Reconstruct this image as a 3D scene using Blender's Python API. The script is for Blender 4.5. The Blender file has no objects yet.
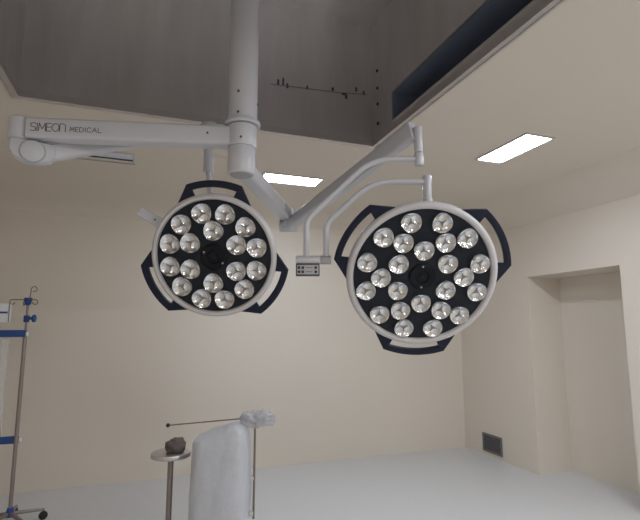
import bpy, bmesh, math, random
from math import sin, cos, pi, radians, sqrt, atan2
from mathutils import Vector as V, Matrix, noise

random.seed(7)
sc = bpy.context.scene
COL = sc.collection

# ------------------------------------------------------------------ materials
def mat(name, color, rough=0.5, metal=0.0, noise_amt=0.0, noise_scale=6.0, bump=0.0, bump_scale=60.0,
        coat=0.0, alpha=1.0, trans=0.0, emit=None, estr=0.0, stretch=None, spec=None, bump_dist=0.01):
    m = bpy.data.materials.new(name); m.use_nodes = True
    nt = m.node_tree; b = nt.nodes['Principled BSDF']
    b.inputs['Base Color'].default_value = (*color, 1)
    b.inputs['Roughness'].default_value = rough
    b.inputs['Metallic'].default_value = metal
    b.inputs['Coat Weight'].default_value = coat
    b.inputs['Alpha'].default_value = alpha
    b.inputs['Transmission Weight'].default_value = trans
    if spec is not None: b.inputs['Specular IOR Level'].default_value = spec
    if emit:
        b.inputs['Emission Color'].default_value = (*emit, 1)
        b.inputs['Emission Strength'].default_value = estr
    tc = nt.nodes.new('ShaderNodeTexCoord')
    src = tc.outputs['Object']
    if stretch:
        mp = nt.nodes.new('ShaderNodeMapping'); mp.inputs['Scale'].default_value = stretch
        nt.links.new(src, mp.inputs['Vector']); src = mp.outputs['Vector']
    if noise_amt:
        n = nt.nodes.new('ShaderNodeTexNoise'); n.inputs['Scale'].default_value = noise_scale
        n.inputs['Detail'].default_value = 4
        nt.links.new(src, n.inputs['Vector'])
        mx = nt.nodes.new('ShaderNodeMix'); mx.data_type = 'RGBA'
        mx.inputs['A'].default_value = (*[c*(1-noise_amt) for c in color], 1)
        mx.inputs['B'].default_value = (*[min(1, c*(1+noise_amt)) for c in color], 1)
        nt.links.new(n.outputs['Fac'], mx.inputs['Factor'])
        nt.links.new(mx.outputs['Result'], b.inputs['Base Color'])
    if bump:
        n2 = nt.nodes.new('ShaderNodeTexNoise'); n2.inputs['Scale'].default_value = bump_scale
        n2.inputs['Detail'].default_value = 3
        nt.links.new(src, n2.inputs['Vector'])
        bp = nt.nodes.new('ShaderNodeBump'); bp.inputs['Strength'].default_value = bump
        bp.inputs['Distance'].default_value = bump_dist
        nt.links.new(n2.outputs['Fac'], bp.inputs['Height'])
        nt.links.new(bp.outputs['Normal'], b.inputs['Normal'])
    return m

M = {}
M['wall'] = mat('cream_wall_paint', (0.695, 0.627, 0.542), 0.55, noise_amt=0.02, noise_scale=1.2, bump=0.05, bump_scale=90)
M['ceiling'] = mat('cream_ceiling_paint', (0.665, 0.60, 0.522), 0.6, noise_amt=0.02, noise_scale=1.2, bump=0.05, bump_scale=90)
M['floor'] = mat('light_grey_vinyl', (0.62, 0.615, 0.61), 0.4, noise_amt=0.05, noise_scale=25)
M['steel'] = mat('brushed_stainless', (0.63, 0.605, 0.60), 0.38, 0.9, noise_amt=0.18, noise_scale=2.2, bump=0.12, bump_scale=3, stretch=(3, 3, 0.6), bump_dist=0.03)
M['steel_frame'] = mat('stainless_flange', (0.60, 0.57, 0.56), 0.38, 0.9, noise_amt=0.1, noise_scale=8)
M['duct'] = mat('dark_duct_metal', (0.20, 0.24, 0.33), 0.5, 0.3, noise_amt=0.15, noise_scale=5)
M['hole'] = mat('dark_hole', (0.012, 0.012, 0.013), 0.7, noise_amt=0.2, noise_scale=50)
M['arm'] = mat('pale_grey_enamel', (0.52, 0.52, 0.55), 0.34, noise_amt=0.03, noise_scale=9)
M['arm_dark'] = mat('grey_plastic_cover', (0.33, 0.33, 0.34), 0.45, noise_amt=0.05, noise_scale=20)
M['seam'] = mat('dark_seam', (0.07, 0.07, 0.07), 0.6, noise_amt=0.1, noise_scale=40)
M['chrome'] = mat('polished_steel', (0.72, 0.72, 0.73), 0.18, 1.0, noise_amt=0.04, noise_scale=30)
M['ink'] = mat('dark_grey_lettering', (0.06, 0.06, 0.07), 0.6, noise_amt=0.1, noise_scale=60)
M['rim'] = mat('light_grey_lamp_body', (0.52, 0.50, 0.50), 0.42, noise_amt=0.03, noise_scale=12)
M['panel'] = mat('blue_black_front_plate', (0.012, 0.015, 0.022), 0.5, spec=0.2, noise_amt=0.15, noise_scale=20)
M['hub'] = mat('black_hub_plastic', (0.003, 0.004, 0.006), 0.45, spec=0.2, noise_amt=0.2, noise_scale=40)
M['handle'] = mat('navy_black_plastic', (0.007, 0.010, 0.024), 0.5, spec=0.25, noise_amt=0.15, noise_scale=30)
M['reflector'] = mat('silver_reflector', (0.66, 0.66, 0.67), 0.15, 0.95, noise_amt=0.12, noise_scale=45, bump=0.6, bump_scale=60, bump_dist=0.006)
M['led'] = mat('led_chip', (0.20, 0.19, 0.17), 0.4, noise_amt=0.3, noise_scale=200)
M['button'] = mat('black_button', (0.02, 0.02, 0.025), 0.5, noise_amt=0.1, noise_scale=90)
M['keypad'] = mat('grey_keypad_foil', (0.40, 0.40, 0.42), 0.5, noise_amt=0.04, noise_scale=60)
M['diffuser_on'] = mat('lit_diffuser', (0.9, 0.93, 1.0), 0.4, noise_amt=0.01, emit=(0.75, 0.855, 1.0), estr=30)
M['diffuser_off'] = mat('unlit_diffuser', (0.62, 0.68, 0.80), 0.3, noise_amt=0.02, noise_scale=8)
M['light_frame'] = mat('white_light_frame', (0.55, 0.54, 0.54), 0.4, noise_amt=0.03, noise_scale=20)
M['blue'] = mat('blue_plastic', (0.012, 0.06, 0.24), 0.45, noise_amt=0.1, noise_scale=20)
M['white_plastic'] = mat('white_plastic', (0.75, 0.76, 0.78), 0.4, noise_amt=0.03, noise_scale=20)
M['pole'] = mat('dull_steel_pole', (0.30, 0.25, 0.23), 0.4, 0.7, noise_amt=0.1, noise_scale=20)
M['wire'] = mat('thin_steel_wire', (0.22, 0.18, 0.15), 0.4, 0.6, noise_amt=0.1, noise_scale=40)
M['grille'] = mat('grey_grille_metal', (0.20, 0.19, 0.20), 0.5, 0.3, noise_amt=0.08, noise_scale=30)
M['wrap'] = mat('clear_plastic_wrap', (0.66, 0.67, 0.71), 0.28, noise_amt=0.06, noise_scale=14, bump=0.6, bump_scale=22, bump_dist=0.01, alpha=0.72)
M['wrapped'] = mat('white_enamel_body', (0.62, 0.62, 0.64), 0.4, noise_amt=0.05, noise_scale=10)
M['wrap_loose'] = mat('loose_plastic_wrap', (0.56, 0.56, 0.60), 0.25, noise_amt=0.08, noise_scale=20, bump=0.7, bump_scale=26, bump_dist=0.01, alpha=0.5)
M['film'] = mat('hazy_plastic_sheet', (0.70, 0.69, 0.67), 0.35, noise_amt=0.1, noise_scale=10, bump=0.6, bump_scale=18, bump_dist=0.01, alpha=0.35)
M['black'] = mat('black_rubber', (0.012, 0.011, 0.011), 0.5, noise_amt=0.15, noise_scale=40)
M['brown'] = mat('grey_brown_cloth', (0.12, 0.10, 0.09), 0.8, noise_amt=0.3, noise_scale=30, bump=0.4, bump_scale=60)

# ------------------------------------------------------------------ helpers
def build(name, bm, m, parent=None, smooth=True, angle=40, matrix=None):
    bmesh.ops.recalc_face_normals(bm, faces=bm.faces)
    me = bpy.data.meshes.new(name)
    bm.to_mesh(me); bm.free()
    ms = m if isinstance(m, (list, tuple)) else [m]
    for k in ms: me.materials.append(M[k])
    if smooth:
        me.polygons.foreach_set('use_smooth', [True]*len(me.polygons))
        me.set_sharp_from_angle(angle=radians(angle))
    o = bpy.data.objects.new(name, me); COL.objects.link(o)
    if parent is not None: o.parent = parent
    if matrix is not None: o.matrix_local = matrix
    return o

def root(name, label, cat, loc=(0, 0, 0), rot=None, group=None):
    o = bpy.data.objects.new(name, None); COL.objects.link(o)
    o.empty_display_size = 0.05
    if rot is not None: o.matrix_world = Matrix.Translation(V(loc)) @ rot.to_4x4()
    else: o.location = loc
    tag(o, label, cat, group)
    return o

def tag(o, label, cat, group=None):
    o['label'] = label; o['category'] = cat
    if group: o['group'] = group
    return o

def struct(name, bm, m, **k):
    o = build(name, bm, m, **k); o['kind'] = 'structure'
    return o

def frame(ex, ey, ez):
    return Matrix((ex, ey, ez)).transposed()

def aim(d, up=V((0, 0, 1))):
    """rotation whose local x runs along d, local z as near up as it can be"""
    x = V(d).normalized(); y = up.cross(x).normalized(); z = x.cross(y)
    return frame(x, y, z)

def box(bm, c, s, rot=None, bev=0.0, seg=2):
    r = bmesh.ops.create_cube(bm, size=1.0)
    vs = r['verts']
    bmesh.ops.scale(bm, vec=V(s), verts=vs)
    if bev > 0:
        es = list({e for v in vs for e in v.link_edges})
        rr = bmesh.ops.bevel(bm, geom=es, offset=bev, segments=seg, affect='EDGES', profile=0.5)
        vs = list({v for v in rr['verts']} | {v for v in vs if v.is_valid})
    if rot is not None: bmesh.ops.rotate(bm, matrix=rot, verts=vs)
    bmesh.ops.translate(bm, vec=V(c), verts=vs)
    return vs

def lathe(bm, prof, seg=32, mtx=None):
    """profile of (radius, z) turned round local z"""
    rings = []
    for r, z in prof:
        if r < 1e-6:
            rings.append([bm.verts.new((0, 0, z))])
        else:
            rings.append([bm.verts.new((r*cos(2*pi*i/seg), r*sin(2*pi*i/seg), z)) for i in range(seg)])
    for a, b in zip(rings, rings[1:]):
        for i in range(seg):
            j = (i+1) % seg
            if len(a) == 1 and len(b) == 1: continue
            if len(a) == 1: bm.faces.new((a[0], b[i], b[j]))
            elif len(b) == 1: bm.faces.new((a[i], a[j], b[0]))
            else: bm.faces.new((a[i], a[j], b[j], b[i]))
    vs = [v for r in rings for v in r]
    if mtx is not None: bmesh.ops.transform(bm, matrix=mtx, verts=vs)
    return vs

def cyl(bm, p0, p1, r0, r1=None, seg=24, bev=0.0):
    p0, p1 = V(p0), V(p1); r1 = r0 if r1 is None else r1
    d = p1-p0; L = d.length
    q = d.to_track_quat('Z', 'Y').to_matrix().to_4x4()
    if bev: prof = [(0, 0), (r0-bev, 0), (r0-bev*.3, bev*.3), (r0, bev), (r1, L-bev), (r1-bev*.3, L-bev*.3), (r1-bev, L), (0, L)]
    else: prof = [(0, 0), (r0, 0), (r1, L), (0, L)]
    return lathe(bm, prof, seg, Matrix.Translation(p0) @ q)

def rounded(pts, rad, n=7):
    """polyline with rounded corners"""
    pts = [V(p) for p in pts]; out = [pts[0]]
    for i in range(1, len(pts)-1):
        a, b, c = pts[i-1], pts[i], pts[i+1]
        r = min(rad, (a-b).length*.48, (c-b).length*.48)
        s, e = b+(a-b).normalized()*r, b+(c-b).normalized()*r
        for k in range(n+1):
            t = k/n
            out.append(s*(1-t)**2+b*2*t*(1-t)+e*t*t)
    out.append(pts[-1])
    return out

def tube(bm, pts, r, seg=14):
    pts = [V(p) for p in pts]; n = len(pts)
    tg = [(pts[min(i+1, n-1)]-pts[max(i-1, 0)]).normalized() for i in range(n)]
    u = tg[0].orthogonal().normalized(); rings = []
    for i in range(n):
        u = (u-tg[i]*u.dot(tg[i])).normalized(); w = tg[i].cross(u)
        rr = r[i] if isinstance(r, (list, tuple)) else r
        rings.append([bm.verts.new(pts[i]+(u*cos(2*pi*k/seg)+w*sin(2*pi*k/seg))*rr) for k in range(seg)])
    for a, b in zip(rings, rings[1:]):
        for k in range(seg):
            bm.faces.new((a[k], a[(k+1) % seg], b[(k+1) % seg], b[k]))
    bm.faces.new(rings[0]); bm.faces.new(rings[-1][::-1])

def loft(bm, p0, p1, s0, s1, bev=0.3, n=4, up=V((0, 0, 1)), steps=1, power=1.0):
    """beam of rounded rectangular section, (width, height) s0 at p0 to s1 at p1"""
    p0, p1 = V(p0), V(p1); F = aim(p1-p0, up); y, z = F.col[1], F.col[2]
    rings = []
    for k in range(steps+1):
        t = k/steps; tt = t**power
        w, h = s0[0]+(s1[0]-s0[0])*tt, s0[1]+(s1[1]-s0[1])*tt
        b = bev*min(w, h); c = p0.lerp(p1, t); ring = []
        for (sx, sy, a0) in ((1, 1, 0), (-1, 1, 90), (-1, -1, 180), (1, -1, 270)):
            for i in range(n+1):
                a = radians(a0+90*i/n)
                ring.append(bm.verts.new(c+y*(sx*(w/2-b)+b*cos(a))+z*(sy*(h/2-b)+b*sin(a))))
        rings.append(ring)
    m = len(rings[0])
    for a, b in zip(rings, rings[1:]):
        for i in range(m): bm.faces.new((a[i], a[(i+1) % m], b[(i+1) % m], b[i]))
    bm.faces.new(rings[0]); bm.faces.new(rings[-1][::-1])

def prism(bm, poly, z0, z1, bev=0.0):
    vs = [bm.verts.new((x, y, z0)) for x, y in poly]
    f = bm.faces.new(vs)
    r = bmesh.ops.extrude_face_region(bm, geom=[f])
    nv = [g for g in r['geom'] if isinstance(g, bmesh.types.BMVert)]
    bmesh.ops.translate(bm, vec=(0, 0, z1-z0), verts=nv)
    if bev:
        es = [e for e in bm.edges if abs(e.verts[0].co.z-e.verts[1].co.z) < 1e-6]
        bmesh.ops.bevel(bm, geom=es, offset=bev, segments=2, affect='EDGES', profile=.5)

def quad(bm, *ps):
    return bm.faces.new([bm.verts.new(p) for p in ps])

# ------------------------------------------------------------------ the room
H = 3.2
XL, XR, YB, YF = -1.65, 4.3, 5.87, -3.0
RX0, RX1, RY0, RY1 = -0.88, 1.68, 1.12, 3.38         # ceiling opening
CX, CY, DROP = 3.81, 5.05, 0.264                    # where the sloped and coved margins begin

bm = bmesh.new(); quad(bm, (XL, YF, 0), (XR, YF, 0), (XR, YB, 0), (XL, YB, 0)); quad(bm, (XR, 2.9, 0), (4.9, 2.9, 0), (4.9, 4.7, 0), (XR, 4.7, 0))
struct('floor', bm, 'floor')

bm = bmesh.new()
for x0, x1, y0, y1 in ((XL, RX0, YF, CY), (RX1, CX, YF, CY), (RX0, RX1, YF, RY0), (RX0, RX1, RY1, CY)):
    quad(bm, (x0, y0, H), (x1, y0, H), (x1, y1, H), (x0, y1, H))
N = 14; prev = None
for i in range(N+1):
    ph = pi/2*i/N; s = sin(ph); D = DROP*(1-cos(ph))
    x = CX+(XR-CX)*(D/DROP); y = CY+(YB-CY)*s
    cur = ((x, YF, H-D), (x, y, H-D), (XL, y, H-D))
    if prev:
        quad(bm, prev[0], cur[0], cur[1], prev[1]); quad(bm, prev[1], cur[1], cur[2], prev[2])
    prev = cur
bmesh.ops.remove_doubles(bm, verts=bm.verts, dist=1e-5)
struct('ceiling', bm, 'ceiling', angle=12)

bm = bmesh.new(); quad(bm, (XL, YB, 0), (XR, YB, 0), (XR, YB, H-DROP), (XL, YB, H-DROP)); struct('wall_back', bm, 'wall')
bm = bmesh.new(); quad(bm, (XL, YF, 0), (XL, YB, 0), (XL, YB, H), (XL, YF, H)); struct('wall_left', bm, 'wall')
bm = bmesh.new(); quad(bm, (XL, YF, 0), (XR, YF, 0), (XR, YF, H), (XL, YF, H)); struct('wall_front', bm, 'wall')
NY0, NY1, NZ, NX = 3.31, 4.52, 2.292, 4.80          # the niche in the right wall
bm = bmesh.new(); zt = H-DROP
quad(bm, (XR, YF, 0), (XR, NY0, 0), (XR, NY0, zt), (XR, YF, zt))
quad(bm, (XR, NY1, 0), (XR, YB, 0), (XR, YB, zt), (XR, NY1, zt))
quad(bm, (XR, NY0, NZ), (XR, NY1, NZ), (XR, NY1, zt), (XR, NY0, zt))
quad(bm, (XR, NY0, NZ), (NX, NY0, NZ), (NX, NY1, NZ), (XR, NY1, NZ))
quad(bm, (XR, NY0, 0), (NX, NY0, 0), (NX, NY0, NZ), (XR, NY0, NZ))
quad(bm, (XR, NY1, 0), (NX, NY1, 0), (NX, NY1, NZ), (XR, NY1, NZ))
quad(bm, (NX, NY0, 0), (NX, NY1, 0), (NX, NY1, NZ), (NX, NY0, NZ))
struct('wall_right', bm, 'wall', smooth=False)

# ------------------------------------------------------------------ steel airflow recess in the ceiling
T = 4.25
rec = root('ceiling_recess', 'dark stainless steel airflow recess set into the ceiling above the lamps', 'ceiling recess', ((RX0+RX1)/2, (RY0+RY1)/2, H))
inv = Matrix.Translation(-V(rec.location))
def rpart(name, bm, m, **k):
    bmesh.ops.transform(bm, matrix=inv, verts=bm.verts)
    return build(name, bm, m, rec, **k)
t = 0.004
bm = bmesh.new(); box(bm, ((RX0+RX1)/2, RY1+t, (H+T)/2), (RX1-RX0, 2*t, T-H)); far = rpart('side_panel', bm, 'steel')
bm = bmesh.new(); box(bm, ((RX0+RX1)/2, RY0-t, (H+T)/2), (RX1-RX0, 2*t, T-H)); rpart('side_panel', bm, 'steel')
bm = bmesh.new(); box(bm, (RX0-t, (RY0+RY1)/2, (H+T)/2), (2*t, RY1-RY0, T-H)); rpart('side_panel', bm, 'steel')
# right side panel with the duct opening
OY0, OY1, OZ0, OZ1 = 1.55, 3.03, 3.265, 3.49
bm = bmesh.new()
for y0, y1, z0, z1 in ((RY0, OY0, H, T), (OY1, RY1, H, T), (OY0, OY1, H, OZ0), (OY0, OY1, OZ1, T)):
    box(bm, (RX1+t, (y0+y1)/2, (z0+z1)/2), (2*t, y1-y0, z1-z0))
rpart('side_panel', bm, 'steel')
bm = bmesh.new(); d = 0.4; x0 = RX1+2*t
quad(bm, (x0, OY0, OZ0), (x0+d, OY0, OZ0), (x0+d, OY1, OZ0), (x0, OY1, OZ0)); quad(bm, (x0, OY0, OZ1), (x0+d, OY0, OZ1), (x0+d, OY1, OZ1), (x0, OY1, OZ1))
quad(bm, (x0+d, OY0, OZ0), (x0+d, OY1, OZ0), (x0+d, OY1, OZ1), (x0+d, OY0, OZ1))
quad(bm, (x0, OY0, OZ0), (x0+d, OY0, OZ0), (x0+d, OY0, OZ1), (x0, OY0, OZ1)); quad(bm, (x0, OY1, OZ0), (x0+d, OY1, OZ0), (x0+d, OY1, OZ1), (x0, OY1, OZ1))
dk = rpart('duct_opening', bm, 'duct', smooth=False); dk['label'] = 'dark blue duct opening'
bm = bmesh.new(); e = 0.012
for y0, y1, z0, z1 in ((OY0-e, OY1+e, OZ0-e, OZ0), (OY0-e, OY1+e, OZ1, OZ1+e), (OY0-e, OY0, OZ0, OZ1), (OY1, OY1+e, OZ0, OZ1)):
    box(bm, (RX1-0.003, (y0+y1)/2, (z0+z1)/2), (0.006, y1-y0, z1-z0))
rpart('opening_trim', bm, 'steel_frame')
bm = bmesh.new(); box(bm, ((RX0+RX1)/2, (RY0+RY1)/2, T+t), (RX1-RX0, RY1-RY0, 2*t)); rpart('top_panel', bm, 'steel')
# stepped flange round the opening
bm = bmesh.new()
prof = [(0.0, 0.03), (-0.002, -0.016), (0.012, -0.016), (0.014, -0.008), (0.040, -0.008), (0.042, -0.014), (0.055, -0.014), (0.056, 0.0)]
loops = []
for o_, z_ in prof:
    loops.append([bm.verts.new((x, y, H+z_)) for x, y in ((RX0-o_, RY0-o_), (RX1+o_, RY0-o_), (RX1+o_, RY1+o_), (RX0-o_, RY1+o_))])
for a, b in zip(loops, loops[1:]):
    for i in range(4): bm.faces.new((a[i], a[(i+1) % 4], b[(i+1) % 4], b[i]))
rpart('flange_frame', bm, 'steel_frame', angle=20)
# vertical sheet joints on the far panel and bolt heads
for x in (-0.30, 0.62):
    bm = bmesh.new(); box(bm, (x, RY1-0.003, (H+T)/2), (0.028, 0.006, T-H-0.02)); rpart('sheet_joint', bm, 'steel')
bolts = [(RX1-0.001, 3.275, z) for z in (3.339, 3.509, 3.647, 3.80)]
for p in bolts:
    bm = bmesh.new(); cyl(bm, p, (p[0]-0.008, p[1], p[2]), 0.013, seg=10); rpart('bolt', bm, 'hole')
for x, z, w, h in ((0.86, 3.60, .016, .05), (0.90, 3.615, .014, .06), (0.935, 3.585, .016, .04), (1.10, 3.60, .014, .03), (1.32, 3.625, .02, .03), (1.42, 3.60, .045, .018), (1.44, 3.58, .02, .035), (1.53, 3.66, .015, .04), (1.60, 3.64, .015, .035)):
    bm = bmesh.new(); box(bm, (x, RY1-0.004, z), (w, 0.008, h), bev=0.003); rpart('clip', bm, 'seam')
bm = bmesh.new(); tube(bm, [(0.80, RY1-0.006, 3.575), (1.1, RY1-0.006, 3.59), (1.35, RY1-0.006, 3.60), (1.62, RY1-0.006, 3.63)], 0.003, 8); rpart('cable', bm, 'grille')

# ------------------------------------------------------------------ ceiling panel lights
def panel_light(label, x0, x1, y0, y1, lit, group=None):
    r = root('ceiling_light', label, 'ceiling light', ((x0+x1)/2, (y0+y1)/2, H), group=group)
    w, d = x1-x0, y1-y0; e = 0.018
    bm = bmesh.new()
    for cx, cy, sx, sy in ((0, d/2-e/2, w, e), (0, -d/2+e/2, w, e), (w/2-e/2, 0, e, d-2*e), (-w/2+e/2, 0, e, d-2*e)):
        box(bm, (cx, cy, -0.006), (sx, sy, 0.0118), bev=0.002)
    build('frame', bm, 'light_frame', r)
    bm = bmesh.new()
    if lit:
        box(bm, (0, 0, -0.003), (w-2*e, d-2*e, 0.005)); build('diffuser', bm, 'diffuser_on', r)
    else:
        box(bm, (0, -d*.14, -0.003), (w-2*e, d*.50, 0.005)); build('diffuser', bm, 'diffuser_off', r)
        bm = bmesh.new(); box(bm, (0, d*.15, -0.007), (w-2*e, 0.014, 0.013)); build('divider_bar', bm, 'seam', r)
        bm = bmesh.new(); box(bm, (0, d*.30, -0.003), (w-2*e, d*.26, 0.005)); build('cover_plate', bm, 'ceiling', r)
        bm = bmesh.new(); box(bm, (0, d/2+0.002, -0.007), (w, 0.006, 0.014)); build('shadow_gap_strip', bm, 'seam', r)  # dark strip along the far edge of the frame
panel_light('lit white ceiling panel between the ceiling column and the folded lamp arm', 0.985, 1.615, 4.37, 4.66, True)
panel_light('lit white ceiling panel to the right of the steel recess', 2.70, 2.99, 2.75, 3.38, True)
panel_light('unlit bluish ceiling panel beneath the lettered arm', -0.80, -0.20, 4.28, 4.54, False)

# ------------------------------------------------------------------ ceiling column
COLX, COLY = 0.378, 2.175
col = root('ceiling_column', 'pale grey vertical ceiling column rising into the steel recess', 'column', (COLX, COLY, 2.66))
bm = bmesh.new(); cyl(bm, (0, 0, 0.01), (0, 0, T-2.66), 0.0705, seg=48); build('tube', bm, 'arm', col)
bm = bmesh.new(); lathe(bm, [(0.0, 0.0), (0.083, 0.0), (0.0865, 0.004), (0.0865, 0.017), (0.083, 0.022), (0.071, 0.026), (0.0, 0.026)], 48); build('flange_ring', bm, 'arm', col)
bm = bmesh.new(); lathe(bm, [(0.0705, T-2.66-0.03), (0.17, T-2.66-0.03), (0.17, T-2.66), (0.07, T-2.66)], 48); build('ceiling_plate', bm, 'steel_frame', col)
for a, z in ((-118, 0.150), (-118, 0.045), (-20, 0.115)):
    bm = bmesh.new(); u = V((cos(radians(a)), sin(radians(a)), 0))
    cyl(bm, u*0.068+V((0, 0, z)), u*0.0735+V((0, 0, z)), 0.006, seg=12); build('screw', bm, 'seam', col)

# ------------------------------------------------------------------ left extension arm with the lettering
ZA = 2.601
ua = V((-0.9708, 0.2403, 0)); na = V((-0.2403, -0.9708, 0)); LA = 1.018
arm1 = root('extension_arm', 'long horizontal pale grey arm with dark lettering reaching left from the column', 'lamp arm', (COLX, COLY, ZA))
bm = bmesh.new(); lathe(bm, [(0, -0.052), (0.069, -0.052), (0.0705, -0.048), (0.0705, 0.050), (0.069, 0.054), (0, 0.054)], 48); build('hub', bm, 'arm', arm1)
bm = bmesh.new(); loft(bm, ua*0.04, ua*(LA-0.045), (0.085, 0.093), (0.085, 0.097), bev=0.16, n=4); build('beam', bm, 'arm', arm1)
bm = bmesh.new(); lathe(bm, [(0, -0.053), (0.040, -0.053), (0.047, -0.047), (0.047, 0.047), (0.041, 0.054), (0, 0.056)], 36, Matrix.Translation(ua*LA)); build('end_cap', bm, 'arm', arm1)
for s in (0.16,):
    bm = bmesh.new(); p = ua*s+na*0.0415+V((0, 0, 0.004)); cyl(bm, p, p+na*0.003, 0.0055, seg=12); build('screw', bm, 'seam', arm1)
bm = bmesh.new(); p = V((cos(radians(-105)), sin(radians(-105)), 0)); cyl(bm, p*0.069+V((0, 0, -0.02)), p*0.073+V((0, 0, -0.02)), 0.0055, seg=12); build('screw', bm, 'seam', arm1)

# stroke lettering on the side of the beam (units of letter height)
G = {
    'S': (0.60, [[(0.60, .92), (0.45, 1), (0.12, 1), (0, .88), (0, .64), (0.12, .54), (0.48, .47), (0.6, .36), (0.6, .12), (0.48, 0), (0.15, 0), (0, .08)]]),
    'I': (0.16, [[(0.08, 0), (0.08, 1)]]),
    'M': (0.85, [[(0, 0), (0.08, 1), (0.425, .25), (0.77, 1), (0.85, 0)]]),
    'E': (0.55, [[(0.55, 1), (0, 1), (0, 0), (0.55, 0)], [(0, .52), (0.48, .52)]]),
    'O': (0.84, [[(0.42+.42*cos(radians(a)), .5+.5*sin(radians(a))) for a in range(0, 361, 20)]]),
    'N': (0.68, [[(0, 0), (0, 1), (0.45, 1), (0.68, .8), (0.68, 0)]]),
    'D': (0.8, [[(0, 0), (0, 1), (0.45, 1), (0.8, .7), (0.8, .3), (0.45, 0), (0, 0)]]),
    'C': (0.8, [[(0.8, .85), (0.6, 1), (0.2, 1), (0, .75), (0, .25), (0.2, 0), (0.6, 0), (0.8, .15)]]),
    'A': (0.9, [[(0, 0), (0.45, 1), (0.9, 0)], [(0.2, .35), (0.7, .35)]]),
    'L': (0.65, [[(0, 1), (0, 0), (0.65, 0)]]),
}
def word(bm, txt, x0, x1, z0, h, th, yy):
    tot = sum(G[c][0] for c in txt)*h
    gap = (x1-x0-tot)/(len(txt)-1); x = x0
    for c in txt:
        for st in G[c][1]:
            for (ax, az), (bx, bz) in zip(st, st[1:]):
                a = V((x+ax*h, yy, z0+az*h)); b = V((x+bx*h, yy, z0+bz*h)); d = (b-a); L = d.length
                R = Matrix.Rotation(-atan2(d.z, d.x), 3, 'Y')
                box(bm, (a+b)/2, (L+th, 0.0014, th), R)
        x += G[c][0]*h+gap
exa = -ua
FA = Matrix.Translation(ua*LA).to_3x3().to_4x4()
letf = (Matrix.Translation(ua*LA+na*0.0428) @ frame(exa, -na, V((0, 0, 1))).to_4x4())
bm = bmesh.new()
word(bm, 'SIMEON', 0.067, 0.219, -0.019, 0.037, 0.0030, 0)
word(bm, 'MEDICAL', 0.239, 0.377, -0.017, 0.0215, 0.0026, 0)
build('lettering', bm, 'ink', arm1, smooth=False, matrix=letf)

# ------------------------------------------------------------------ left spring arm
J1 = V((-0.539, 2.422, 2.496)); E1 = V((0.262, 2.565, 2.775))
s1 = root('spring_arm', 'tapered grey spring arm hinged under the far end of the lettered arm', 'lamp arm', J1)
d1 = (E1-J1); h1 = V((d1.x, d1.y, 0)).normalized(); n1 = V((h1.y, -h1.x, 0))
bm = bmesh.new(); cyl(bm, V((-0.071, -0.002, 0.008)), V((-0.071, -0.002, 0.051)), 0.045, seg=32, bev=0.004); build('pivot_collar', bm, 'arm', s1)
bm = bmesh.new()
poly = [(-0.100, 0.050), (-0.103, 0.0), (-0.085, -0.030), (-0.035, -0.054), (0.022, -0.052), (0.065, -0.035), (0.085, 0.0), (0.075, 0.042), (0.02, 0.048)]
prism(bm, poly, -0.036, 0.036, bev=0.008)
build('joint_housing', bm, 'arm', s1, matrix=frame(h1, V((0, 0, 1)), n1).to_4x4() )
bm = bmesh.new(); cyl(bm, n1*0.034+h1*(-0.012)-V((0, 0, .004)), n1*0.042+h1*(-0.012)-V((0, 0, .004)), 0.053, seg=40, bev=0.002); build('seam_ring', bm, 'arm_dark', s1)
bm = bmesh.new(); cyl(bm, n1*0.036+h1*(-0.012)-V((0, 0, .004)), n1*0.046+h1*(-0.012)-V((0, 0, .004)), 0.049, seg=40, bev=0.003); build('cover_disc', bm, 'arm', s1)
bm = bmesh.new(); loft(bm, h1*0.03+V((0, 0, 0)), d1-h1*0.04, (0.058, 0.080), (0.05, 0.06), bev=0.3, steps=4); build('arm_tube', bm, 'arm', s1)
bm = bmesh.new(); lathe(bm, [(0, -0.055), (0.05, -0.055), (0.058, -0.045), (0.060, 0.0), (0.055, 0.03), (0.040, 0.048), (0.02, 0.056), (0, 0.058)], 36, Matrix.Translation(d1)); build('end_dome', bm, 'arm', s1)
bm = bmesh.new(); cyl(bm, d1-V((0, 0, 0.05)), d1-V((0, 0, 0.235)), 0.027, seg=28, bev=0.004); build('socket', bm, 'arm', s1)

# ------------------------------------------------------------------ right extension arm
ZB = 2.472
u2 = V((0.4585, 0.8886, 0)); n2 = V((-0.8886, 0.4585, 0)); L2 = 1.055
arm2 = root('extension_arm', 'horizontal grey arm running from the column foot toward the back wall', 'lamp arm', (COLX, COLY, ZB))
bm = bmesh.new(); lathe(bm, [(0, -0.056), (0.058, -0.056), (0.0635, -0.052), (0.066, -0.040), (0.0665, 0.072), (0.065, 0.076), (0, 0.076)], 48); build('hub', bm, 'arm', arm2)
bm = bmesh.new(); lathe(bm, [(0.0, -0.0585), (0.052, -0.0585), (0.056, -0.054), (0.0, -0.054)], 48); build('bottom_cap', bm, 'arm_dark', arm2)
bm = bmesh.new(); loft(bm, u2*0.03-V((0, 0, .012)), u2*(L2-0.03)-V((0, 0, .002)), (0.085, 0.084), (0.085, 0.080), bev=0.22); build('beam', bm, 'arm', arm2)
bm = bmesh.new(); lathe(bm, [(0, -0.028), (0.050, -0.028), (0.054, -0.024), (0.054, 0.038), (0.048, 0.045), (0, 0.047)], 36, Matrix.Translation(u2*L2)); build('end_cap', bm, 'arm', arm2)
bm = bmesh.new(); box(bm, u2*(L2-0.13)-n2*0.044+V((0, 0, 0.0)), (0.20, 0.006, 0.045), aim(u2), bev=0.002); build('side_cover', bm, 'arm_dark', arm2)

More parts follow.
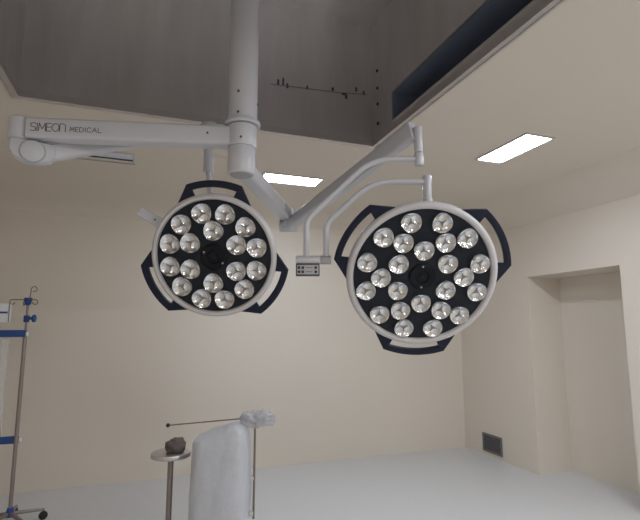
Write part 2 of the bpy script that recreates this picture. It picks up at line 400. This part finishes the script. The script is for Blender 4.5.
# ------------------------------------------------------------------ right spring arm
J2 = V((0.880, 3.135, 2.402)); E2 = V((1.245, 2.030, 2.708))
s2 = root('spring_arm', 'grey spring arm slanting up from the rear hinge to the right lamp', 'lamp arm', J2)
d2 = E2-J2; h2 = V((d2.x, d2.y, 0)).normalized(); m2 = V((h2.y, -h2.x, 0))
if m2.y > 0: m2 = -m2
bm = bmesh.new(); cyl(bm, (-0.0, 0, -0.03), (-0.0, 0, 0.039), 0.054, seg=32, bev=0.004); build('pivot_collar', bm, 'arm', s2)
bm = bmesh.new(); cyl(bm, (0, 0, 0.034), (0, 0, 0.038), 0.0555, seg=32); build('seam_ring', bm, 'seam', s2)
rt = V((0.941, -0.337, 0))
bm = bmesh.new(); cyl(bm, rt*(-0.056), rt*0.072, 0.046, seg=36, bev=0.008); build('joint_housing', bm, 'arm', s2)
bm = bmesh.new(); fw = V((-0.337, -0.941, 0)); cyl(bm, rt*0.018+fw*0.04, rt*0.018+fw*0.066, 0.046, seg=32, bev=0.005); build('cover_disc', bm, 'arm', s2)
bm = bmesh.new(); loft(bm, V((0, 0, -0.005))+h2*0.02, d2, (0.080, 0.084), (0.056, 0.104), bev=0.3, steps=4); build('arm_tube', bm, 'arm', s2)
TB = V((1.262, 2.018, 0))
bm = bmesh.new(); b_ = TB-J2
cyl(bm, (b_.x, b_.y, 2.585-J2.z), (b_.x, b_.y, 2.725-J2.z), 0.022, seg=28, bev=0.004); build('socket', bm, 'arm', s2)

# ------------------------------------------------------------------ lamp heads
def lens_mesh():
    bm = bmesh.new(); A, Rn = 54, 12
    lobes = [V((cos(radians(90+120*k)), sin(radians(90+120*k)), 0))*0.46 for k in range(3)]
    c0 = bm.verts.new((0, 0, 0.0075)); rings = []
    for j in range(1, Rn+1):
        ring = []
        for i in range(A):
            a = 2*pi*i/A; edge = 1.0+0.035*cos(3*(a-pi/2)); r = j/Rn*edge
            p = V((r*cos(a), r*sin(a), 0))
            q = min((p-l).length_squared for l in lobes)
            z = 0.001+0.040*q
            if r < 0.2: z = z*(r/0.2)+0.0075*(1-r/0.2)
            z = min(z, 0.020)
            ring.append(bm.verts.new((p.x, p.y, z)))
        rings.append(ring)
    for i in range(A): bm.faces.new((c0, rings[0][i], rings[0][(i+1) % A]))
    for a, b in zip(rings, rings[1:]):
        for i in range(A): bm.faces.new((a[i], b[i], b[(i+1) % A], a[(i+1) % A]))
    low = [bm.verts.new((v.co.x*1.03, v.co.y*1.03, -0.004)) for v in rings[-1]]
    for i in range(A): bm.faces.new((rings[-1][i], low[i], low[(i+1) % A], rings[-1][(i+1) % A]))
    for v in bm.verts: v.co.x *= LENS_R; v.co.y *= LENS_R
    return bm
LENS_R = 0.0485
lens_proto = None
def led_crease_bm():
    bm = bmesh.new()
    for k in range(3):  # dark strips put in for shade in the creases between reflector lobes
        a = radians(30+120*k); u = V((cos(a), sin(a), 0))
        loft(bm, u*0.004+V((0, 0, 0.0080)), u*LENS_R*0.46+V((0, 0, 0.0100)), (0.0095, 0.007), (0.0025, 0.005), bev=0.25, n=2)
    cyl(bm, (0, 0, 0.003), (0, 0, 0.0110), 0.0085, 0.006, seg=14)
    return bm

def lamp_head(label, centre, pitch, R, lenses, handle_off, hub_a, h_out, h_in):
    global lens_proto
    yaw = radians(19.7)
    n = V((-sin(yaw)*cos(pitch), -cos(yaw)*cos(pitch), -sin(pitch)))
    ex = V((cos(yaw), -sin(yaw), 0)); ey = n.cross(ex)
    r = root('surgical_lamp', label, 'surgical lamp', centre, frame(ex, ey, n))
    # housing: rounded rim and shallow back shell
    bm = bmesh.new()
    lathe(bm, [(R*.905, -0.012), (R*.91, 0.006), (R*.925, 0.012), (R*.955, 0.014), (R*.985, 0.008), (R, -0.004), (R, -0.022), (R*.985, -0.040),
               (R*.93, -0.052), (R*.75, -0.066), (R*.4, -0.075), (0, -0.076)], 96)
    build('housing', bm, 'rim', r)
    bm = bmesh.new(); lathe(bm, [(0, 0.0), (R*.40, 0.0), (R*.905, -0.004), (R*.905, -0.014), (0, -0.014)], 96); build('front_panel', bm, 'panel', r)
    bm = bmesh.new(); lathe(bm, [(0, 0.004), (0.03, 0.004), (0.034, 0.010), (0.058, 0.012), (0.066, 0.006), (0.067, -0.002), (0, -0.002)], 48); hb = build('centre_hub', bm, 'hub', r)
    for a in hub_a:
        bm = bmesh.new(); lathe(bm, [(0, 0.0155), (0.0035, 0.015), (0.0055, 0.011), (0, 0.011)], 14, Matrix.Translation(V((cos(radians(a)), sin(radians(a)), 0))*0.0535)); build('screw', bm, 'arm_dark', hb)
    bm = bmesh.new(); cyl(bm, (0, 0, 0.003), (0, 0, 0.009), 0.012, 0.010, seg=20); build('sensor', bm, 'panel', hb)
    for rr, a, rot in lenses:
        a = radians(a)
        if lens_proto is None:
            l = build('lens', lens_mesh(), 'reflector', r, angle=50); c = build('led_cluster', led_crease_bm(), 'led', l)
            lens_proto = (l, c)
        else:
            l = lens_proto[0].copy(); COL.objects.link(l); c = lens_proto[1].copy(); COL.objects.link(c)
            l.parent = r; c.parent = l
        l.matrix_local = Matrix.Translation((rr*cos(a), rr*sin(a), 0.0015)) @ Matrix.Rotation(radians(rot), 4, 'Z')
    # three grip handles
    arc = lambda rad, a0, a1, k: [(rad*cos(radians(a0+(a1-a0)*i/k)), rad*sin(radians(a0+(a1-a0)*i/k))) for i in range(k+1)]
    poly = [(R*.975*cos(radians(37.5)), R*.975*sin(radians(37.5)))]
    poly += arc(R*h_out, 21, -21, 14)
    poly += [(R*.975*cos(radians(-37.5)), R*.975*sin(radians(-37.5))), (R*.975*cos(radians(-17.5)), R*.975*sin(radians(-17.5)))]
    poly += arc(R*h_in, -18.5, 18.5, 12)
    poly += [(R*.975*cos(radians(17.5)), R*.975*sin(radians(17.5)))]
    for a in (90, 210, 330):
        bm = bmesh.new(); prism(bm, poly, -0.034, -0.006, bev=0.005)
        build('grip_handle', bm, 'handle', r, matrix=Matrix.Rotation(radians(a+handle_off), 4, 'Z'))
    return r

def rl(): return random.choice((0, 180, 90))+random.uniform(-30, 30)
ring = lambda rad, off, k: [(rad, off+360*i/k, rl()) for i in range(k)]
C1 = V((0.282, 2.344, 2.04)); C2 = V((1.258, 2.014, 1.944))
lamp1 = lamp_head('smaller round surgical lamp with eighteen lenses, hanging left of the control box', C1, radians(19), 0.310,
                  ring(0.220, 102.4, 12)+ring(0.131, 27.6, 6), -2.0, (152, -35), 1.205, 1.095)
lamp2 = lamp_head('larger round surgical lamp with twenty-four lenses, hanging right of the control box', C2, radians(26), 0.375,
                  ring(0.285, 104.4, 12)+ring(0.204, 0.5, 6)+ring(0.138, 30.5, 6), 178.0, (90, -92), 1.185, 1.10)

def in_lamp(lamp, name, bm, m, **k):
    bmesh.ops.transform(bm, matrix=lamp.matrix_world.inverted(), verts=bm.verts)
    return build(name, bm, m, lamp, **k)
bpy.context.view_layer.update()
RT = V((0.9415, -0.3371, 0))
# suspension of the right lamp: upper bow, control box, lower bow
A_ = V((0.862, 2.238, 2.027))
bm = bmesh.new()
tube(bm, rounded([(1.262, 2.018, 2.552), (1.036, 2.098, 2.552), (0.760, 2.197, 2.275), (0.719, 2.212, 2.225), (0.719, 2.212, 2.03)], 0.11, 9), 0.0145, 18)
in_lamp(lamp2, 'upper_bow', bm, 'arm')
bm = bmesh.new(); cyl(bm, (1.262, 2.018, 2.515), (1.262, 2.018, 2.582), 0.0235, seg=28, bev=0.003); in_lamp(lamp2, 'bow_collar', bm, 'arm')
P0 = V((0.719, 2.212, 2.027))
bm = bmesh.new(); cyl(bm, P0-RT*0.052, P0+RT*0.070, 0.0215, seg=28, bev=0.003); in_lamp(lamp2, 'pivot_joint', bm, 'arm')
bm = bmesh.new(); cyl(bm, P0+RT*0.071, P0+RT*0.125, 0.0225, seg=28, bev=0.004); in_lamp(lamp2, 'pivot_joint', bm, 'arm_dark')
P3 = P0+RT*0.100
bm = bmesh.new()
tube(bm, rounded([P3, (P3.x, P3.y, 2.205), (P3.x+0.030, P3.y-.011, 2.243), (1.030, 2.096, 2.428), (1.297, 2.001, 2.428)], 0.11, 9), 0.0145, 18)
in_lamp(lamp2, 'lower_bow', bm, 'arm')
bm = bmesh.new(); cyl(bm, (1.297, 2.003, 2.30), (1.297, 2.003, 2.462), 0.0225, seg=28, bev=0.004); in_lamp(lamp2, 'mounting_stub', bm, 'arm')
bm = bmesh.new()
cyl(bm, (1.297, 2.003, 2.34), V((1.297, 2.003, 2.29)), 0.0265, seg=28, bev=0.003); in_lamp(lamp2, 'stub_collar', bm, 'arm')
# control box
cb = P0+V((0, 0, -0.051)); fb = frame(RT, V((0.3371, 0.9415, 0)), V((0, 0, 1)))
ctl = build('control_box', (lambda b: (box(b, (0, 0, 0), (0.118, 0.036, 0.060), bev=0.004), b)[1])(bmesh.new()), 'seam', lamp2,
            matrix=lamp2.matrix_world.inverted() @ (Matrix.Translation(cb+RT*0.008) @ fb.to_4x4()))
bm = bmesh.new(); box(bm, (0, -0.0185, 0.0), (0.106, 0.003, 0.046), bev=0.001); build('keypad', bm, 'keypad', ctl)
for x, z in ((-0.043, 0.010), (-0.024, 0.010), (-0.043, -0.011), (-0.024, -0.011), (0.040, 0.010), (0.040, -0.011)):
    bm = bmesh.new(); box(bm, (x, -0.0208, z), (0.0125, 0.003, 0.0125), bev=0.001); build('button', bm, 'button', ctl)
bm = bmesh.new()
for z in (0.010, -0.011): box(bm, (0.006, -0.0202, z), (0.032, 0.001, 0.0025))
build('marking', bm, 'button', ctl)

# suspension of the left lamp
q1 = E1-V((0, 0, 0.235))
n_1 = V(lamp1.matrix_world.col[2][:3])
bk = C1-n_1*0.076
bm = bmesh.new(); tube(bm, rounded([q1+V((0, 0, 0.02)), q1+V((0.004, -0.004, -0.05)), V((0.285, 2.545, 2.30)), V((0.287, 2.53, 2.07)), bk+V((0, 0.01, 0))], 0.09, 8), 0.0125, 16); in_lamp(lamp1, 'suspension_tube', bm, 'arm')
bm = bmesh.new(); cyl(bm, bk+n_1*0.01, bk-n_1*0.05, 0.05, 0.04, seg=28, bev=0.004); in_lamp(lamp1, 'rear_hub', bm, 'arm')
pa, pb = V((-0.075, 2.50, 2.275)), V((0.10, 2.47, 2.175))
bm = bmesh.new(); loft(bm, pa, pb, (0.036, 0.048), (0.036, 0.056), bev=0.2); cbx = in_lamp(lamp1, 'control_box', bm, 'arm')
bm = bmesh.new(); tube(bm, rounded([pb-(pb-pa)*0.08, V((0.2, 2.47, 2.13)), bk-n_1*0.02], 0.05, 6), 0.0125, 16); in_lamp(lamp1, 'lower_bow', bm, 'arm')
bm = bmesh.new(); pm = pa.lerp(pb, 0.42)+V((0, -0.018, 0)); cyl(bm, pm+V((0, 0.004, 0)), pm-V((0.001, 0.003, 0)), 0.005, seg=12)
in_lamp(lamp1, 'screw', bm, 'seam')

# ------------------------------------------------------------------ air grille on the right wall
g = root('air_grille', 'grey slatted air grille low on the right wall beside the niche', 'vent', (XR, 5.295, 0.05))
bm = bmesh.new()
for cy, cz, sy, sz in ((0, 0.225, 0.37, 0.022), (0, 0.011, 0.37, 0.022), (-0.174, 0.118, 0.022, 0.192), (0.174, 0.118, 0.022, 0.192)): box(bm, (-0.008, cy, cz), (0.016, sy, sz), bev=0.002)
build('frame', bm, 'grille', g)
bm = bmesh.new()
for k in range(8): box(bm, (-0.007, 0, 0.036+0.0245*k), (0.012, 0.33, 0.006), Matrix.Rotation(radians(35), 3, 'Y'))
build('slats', bm, 'grille', g)
bm = bmesh.new(); box(bm, (-0.0015, 0, 0.118), (0.002, 0.33, 0.19)); build('backing', bm, 'seam', g)

# ------------------------------------------------------------------ drip stand on the left
IX, IY = -1.055, 4.93
iv = root('drip_stand', 'thin steel drip stand with blue clamps and wire hooks by the left wall', 'drip stand', (IX, IY, 0))
bm = bmesh.new(); cyl(bm, (0, 0, 0.10), (0, 0, 1.66), 0.0165, seg=18); cyl(bm, (0, 0, 1.66), (0, 0, 1.93), 0.010, seg=16); build('pole', bm, 'pole', iv)
bm = bmesh.new(); cyl(bm, (0, 0, 1.885), (0, 0, 1.915), 0.016, 0.030, seg=20, bev=.004); cyl(bm, (0, 0, 1.915), (0, 0, 1.955), 0.030, 0.034, seg=20, bev=.006); hd = build('hook_head', bm, 'blue', iv)
def hook(p, d, L, up):
    bm = bmesh.new(); d = V(d).normalized()
    pts = [V(p), V(p)+d*L*.5, V(p)+d*L]
    e = V(p)+d*L
    for i in range(1, 10):
        a = radians(-90+i*30); pts.append(e+d*0.022*cos(a)+V((0, 0, 0.022+0.022*sin(a)))) if up else pts.append(e+d*0.022*sin(radians(i*30))+V((0, 0, -0.022+0.022*cos(radians(i*30)))))
    tube(bm, pts, 0.0045, 8); build('hook', bm, 'wire', iv)
hook((0, 0, 1.938), (-1, 0.25, 0), 0.135, False); hook((0, 0, 1.938), (1, -0.25, 0), 0.062, False)
hook((0, 0, 1.932), (-0.5, 0.9, 0), 0.10, False)
bm = bmesh.new(); tube(bm, [(0.012, 0, 1.95), (0.016, 0, 2.0), (0.018, 0, 2.035)]+[(0.041-0.023*cos(radians(a)), 0, 2.035+0.023*sin(radians(a))) for a in range(20, 300, 25)], 0.0045, 8); build('hook', bm, 'wire', iv)
bm = bmesh.new(); cyl(bm, (0, 0, 1.735), (0, 0, 1.795), 0.024, seg=20, bev=.004); box(bm, (0.03, -0.008, 1.770), (0.05, 0.024, 0.026), bev=.004); cl = build('clamp', bm, 'blue', iv)
bm = bmesh.new(); cyl(bm, (0.052, -0.013, 1.768), (0.072, -0.017, 1.768), 0.035, seg=18, bev=.005); build('knob', bm, 'blue', cl)
bm = bmesh.new(); cyl(bm, (0, 0, 0.085), (0, 0, 0.16), 0.035, 0.024, seg=20, bev=.004); build('base_hub', bm, 'blue', iv)
for k in range(5):
    a = radians(72*k+20); u = V((cos(a), sin(a), 0))
    bm = bmesh.new(); loft(bm, u*0.02+V((0, 0, .11)), u*0.26+V((0, 0, .085)), (0.03, 0.03), (0.022, 0.022)); lg = build('base_leg', bm, 'pole', iv)
    bm = bmesh.new(); w = V((-u.y, u.x, 0)); cyl(bm, u*0.255+V((0, 0, .036))-w*0.012, u*0.255+V((0, 0, .036))+w*0.012, 0.036, seg=18, bev=.004); box(bm, u*0.255+V((0, 0, .072)), (0.016, 0.016, 0.03)); build('caster', bm, 'black', lg)

# ------------------------------------------------------------------ blue-railed rack at the left edge
rk = root('equipment_rack', 'equipment rack with two blue rails draped in hazy plastic at the left edge', 'equipment rack', (-1.30, 5.02, 0))
def kp(name, bm, m, par=rk, **k):
    return build(name, bm, m, par, **k)
for z in (1.634, 0.712):
    bm = bmesh.new(); box(bm, (0.025, -0.13 if z > 1 else -0.06, z), (0.47, 0.035, 0.062), aim((1, -0.04, 0)), bev=.008); rr = kp('rail', bm, 'blue'); rr['label'] = 'blue rail'
    bm = bmesh.new(); p = V((0.262, -0.14 if z > 1 else -0.07, z-0.004)); cyl(bm, p, p+V((0.018, 0, 0)), 0.021, seg=18, bev=.005); build('end_cap', bm, 'white_plastic', rr)
for x in (-0.185, ):
    bm = bmesh.new(); box(bm, (x, -0.09, 0.90), (0.05, 0.05, 1.70), bev=.006); kp('upright', bm, 'white_plastic')
bm = bmesh.new(); box(bm, (-0.185, -0.09, 0.08), (0.24, 0.40, 0.05), bev=.01); kp('base', bm, 'white_plastic')
for sx in (-1, 1):
    for sy in (-1, 1):
        bm = bmesh.new(); cyl(bm, (-0.185+sx*.09-.012, -0.09+sy*.15, 0.03), (-0.185+sx*.09+.012, -0.09+sy*.15, 0.03), 0.03, seg=16, bev=.004); kp('caster', bm, 'black')
bm = bmesh.new(); box(bm, (-0.03, -0.12, 1.815), (0.30, 0.10, 0.165), bev=.008); mb = kp('display_unit', bm, 'white_plastic'); mb['label'] = 'white box with a blue stripe'
bm = bmesh.new(); box(bm, (-0.03, -0.1715, 1.818), (0.285, 0.004, 0.016)); build('stripe', bm, 'blue', mb)
bm = bmesh.new(); box(bm, (0.1225, -0.165, 1.815), (0.004, 0.012, 0.168)); build('edge_trim', bm, 'grille', mb)
bm = bmesh.new(); box(bm, (-0.10, -0.1, 1.70), (0.16, 0.03, 0.09), bev=.005); kp('bracket', bm, 'arm_dark')
bm = bmesh.new(); nx, nz = 16, 36; grid = []
for i in range(nx+1):
    row = []
    for j in range(nz+1):
        x = -0.20+0.345*i/nx; z = 0.76+0.83*j/nz
        y = -0.17+0.022*noise.noise(V((x*9, z*2.2, 1.3)))+0.012*sin(x*70+3*z)
        row.append(bm.verts.new((x+0.015*noise.noise(V((z*4, x, 7))), y, z)))
    grid.append(row)
for i in range(nx):
    for j in range(nz): bm.faces.new((grid[i][j], grid[i+1][j], grid[i+1][j+1], grid[i][j+1]))
pc = kp('plastic_cover', bm, 'film'); sm = pc.modifiers.new('thick', 'SOLIDIFY'); sm.thickness = 0.002

# ------------------------------------------------------------------ plastic-wrapped machine at the lower edge
wm = root('wrapped_machine', 'white trolley wrapped in crinkled clear plastic, with a thin rod and wrapped crossbar', 'medical trolley', (0.57, 3.82, 0))
WR = frame(V((0.9415, -0.3371, 0)), V((0.3371, 0.9415, 0)), V((0, 0, 1)))
wm.matrix_world = Matrix.Translation((0.57, 3.82, 0)) @ WR.to_4x4()
bm = bmesh.new(); box(bm, (0, 0, 0.475), (0.34, 0.34, 0.67), bev=.02); build('cabinet', bm, 'wrapped', wm)
bm = bmesh.new(); box(bm, (0, 0, 0.11), (0.42, 0.42, 0.06), bev=.015); bs = build('base', bm, 'wrapped', wm)
for sx in (-1, 1):
    for sy in (-1, 1):
        bm = bmesh.new(); cyl(bm, (sx*.17-.014, sy*.17, 0.045), (sx*.17+.014, sy*.17, 0.045), 0.045, seg=18, bev=.005); box(bm, (sx*.17, sy*.17, .08), (.03, .03, .03)); build('caster', bm, 'black', wm)
for k in range(2):
    bm = bmesh.new(); box(bm, (0, -0.172, 0.36+0.22*k), (0.30, 0.008, 0.19), bev=.003); dr = build('drawer', bm, 'wrapped', wm)
    bm = bmesh.new(); box(bm, (0, -0.182, 0.42+0.22*k), (0.12, 0.014, 0.014), bev=.004); build('handle', bm, 'chrome', dr)
# wrap: a crumpled hood over the cabinet, peaked on the right
bm = bmesh.new(); cols, rows = 72, 26; g_ = []
for j in range(rows+1):
    t = j/rows; row = []
    for i in range(cols):
        a = 2*pi*i/cols
        cx, cy = cos(a), sin(a); k = (abs(cx)**4+abs(cy)**4)**-.25
        if t < 0.62:
            z = 0.20+0.62*t/0.62; w = 0.19+0.018*(1-t)
        else:
            s = (t-0.62)/0.38; w = 0.19*sqrt(max(0.0, 1-s**2.2))+0.004; z = 0.832+0.03*s
        x, y = cx*k*w*1.06, cy*k*w
        if t >= 0.62: z += s*0.02+0.42*max(0, x+0.16)*(s**0.5)*min(1, 3*(1-abs(y)/0.25))*.75
        nn = noise.noise(V((x*10, y*10, z*5)))*0.016+noise.noise(V((x*26, y*26, z*14+4)))*0.007
        row.append(bm.verts.new((x*(1+nn*3), y*(1+nn*3), z+nn*.9)))
    g_.append(row)
for a, b in zip(g_, g_[1:]):
    for i in range(cols): bm.faces.new((a[i], a[(i+1) % cols], b[(i+1) % cols], b[i]))
bm.faces.new(g_[-1])
build('plastic_wrap', bm, 'wrap', wm, angle=25)

bpy.context.view_layer.update()
PM = wm.matrix_world.inverted() @ (Matrix.Translation((0.803, 3.735, 0)) @ WR.to_4x4())
bm = bmesh.new(); cyl(bm, (0.0, 0.0, 0.26), (0, 0, 1.0), 0.0085, seg=14); build('pole', bm, 'wire', wm, matrix=PM)
bm = bmesh.new(); cyl(bm, (-0.11, 0, 0.99), (0.10, 0, 0.985), 0.022, seg=18, bev=.004); build('crossbar', bm, 'arm', wm, matrix=PM)
bm = bmesh.new(); g_ = []; rows, cols = 30, 30
for j in range(rows+1):
    t = j/rows; row = []
    x = -0.118+0.268*t
    w = 0.060*sqrt(max(0.02, 1-abs(2*t-1)**6))
    for i in range(cols):
        a = 2*pi*i/cols
        nn = noise.noise(V((x*16, cos(a)*1.4, sin(a)*1.4)))*.022+noise.noise(V((x*40, cos(a)*3, sin(a)*3+5)))*.012
        row.append(bm.verts.new((x+nn*.5, (w+nn)*cos(a)*.9, 0.988+(w+nn)*sin(a))))
    g_.append(row)
for a, b in zip(g_, g_[1:]):
    for i in range(cols): bm.faces.new((a[i], a[(i+1) % cols], b[(i+1) % cols], b[i]))
bm.faces.new(g_[0][::-1]); bm.faces.new(g_[-1])
build('crossbar_wrap', bm, 'wrap_loose', wm, angle=25, matrix=PM)
bm = bmesh.new(); box(bm, (-0.035, 0, 0.55), (0.07, 0.03, 0.03), bev=.004); box(bm, (-0.035, 0, 0.30), (0.07, 0.03, 0.03), bev=.004); build('bracket', bm, 'chrome', wm, matrix=PM)
bm = bmesh.new(); p0, p1 = V((-0.675, 0.0, 0.938)), V((-0.08, -0.0, 0.990))
cyl(bm, p0, p1, 0.0048, seg=10); rd = build('rod', bm, 'wire', wm, matrix=PM); rd['label'] = 'thin dark rod with a ball tip'
bm = bmesh.new(); bmesh.ops.create_uvsphere(bm, u_segments=16, v_segments=10, radius=0.016, matrix=Matrix.Translation(p0)); build('ball_tip', bm, 'black', rd)

# a dark bundle lying on a low stool left of the trolley
st = root('low_stool', 'round steel stool left of the plastic-wrapped trolley', 'stool', (0.20, 3.98, 0))
bm = bmesh.new(); cyl(bm, (0, 0, 0.70), (0, 0, 0.735), 0.15, seg=36, bev=.008); build('seat', bm, 'steel_frame', st)
bm = bmesh.new(); cyl(bm, (0, 0, 0.05), (0, 0, 0.705), 0.022, seg=18); build('column', bm, 'pole', st)
for k in range(4):
    a = radians(45+90*k); u = V((cos(a), sin(a), 0))
    bm = bmesh.new(); tube(bm, [u*0.01+V((0, 0, .10)), u*0.10+V((0, 0, .07)), u*0.20+V((0, 0, .012))], 0.012, 10); build('leg', bm, 'pole', st)
bm = bmesh.new(); bmesh.ops.create_icosphere(bm, subdivisions=4, radius=1.0)
for v in bm.verts:
    p = v.co.copy(); nn = 1+0.25*noise.noise(p*1.7)+0.1*noise.noise(p*5)
    v.co = V((p.x*0.078*nn, p.y*0.075*nn, max(-0.045, p.z*0.062*nn)))
bd = build('cloth_bundle', bm, 'brown', angle=60)
bd.location = (0.235, 3.965, 0.7805)
tag(bd, 'dark grey-brown cloth bundle on the stool under the rod tip', 'cloth')

# ------------------------------------------------------------------ light
def area(name, loc, size, power, color, rot=(0, 0, 0)):
    l = bpy.data.lights.new(name, 'AREA'); l.shape = 'RECTANGLE'; l.size, l.size_y = size; l.energy = power; l.color = color
    o = bpy.data.objects.new(name, l); COL.objects.link(o); o.location = loc; o.rotation_euler = rot
    return o
cw = (0.83, 0.905, 1.0)
area('ceiling_lamp_right_near', (2.85, 0.6, H-0.02), (0.3, 0.6), 42, cw)
area('ceiling_lamp_right_rear', (2.85, -1.6, H-0.02), (0.3, 0.6), 26, cw)
area('ceiling_lamp_front', (0.6, -1.2, H-0.02), (0.6, 0.3), 34, (0.92, 0.95, 1.0))  # unseen fill added to brighten the left wall, arms and lamp fronts
w = bpy.data.worlds.new('World'); sc.world = w; w.use_nodes = True
w.node_tree.nodes['Background'].inputs['Color'].default_value = (0.5, 0.5, 0.5, 1)
w.node_tree.nodes['Background'].inputs['Strength'].default_value = 0.05

# ------------------------------------------------------------------ camera
cam = bpy.data.cameras.new('Camera'); cam.sensor_width = 36; cam.lens = 36*470/640; cam.clip_start = 0.05
co = bpy.data.objects.new('Camera', cam); COL.objects.link(co)
co.location = (0, 0, 1.7); co.rotation_euler = (radians(98), 0, radians(-19.7))
sc.camera = co
sc.view_settings.view_transform = 'Standard'; sc.view_settings.look = 'None'
sc.view_settings.exposure = 0.5; sc.view_settings.gamma = 1.0; sc.view_settings.use_curve_mapping = False
sc.cycles.max_bounces = 10; sc.cycles.diffuse_bounces = 6; sc.cycles.transparent_max_bounces = 12
sc.cycles.use_denoising = True
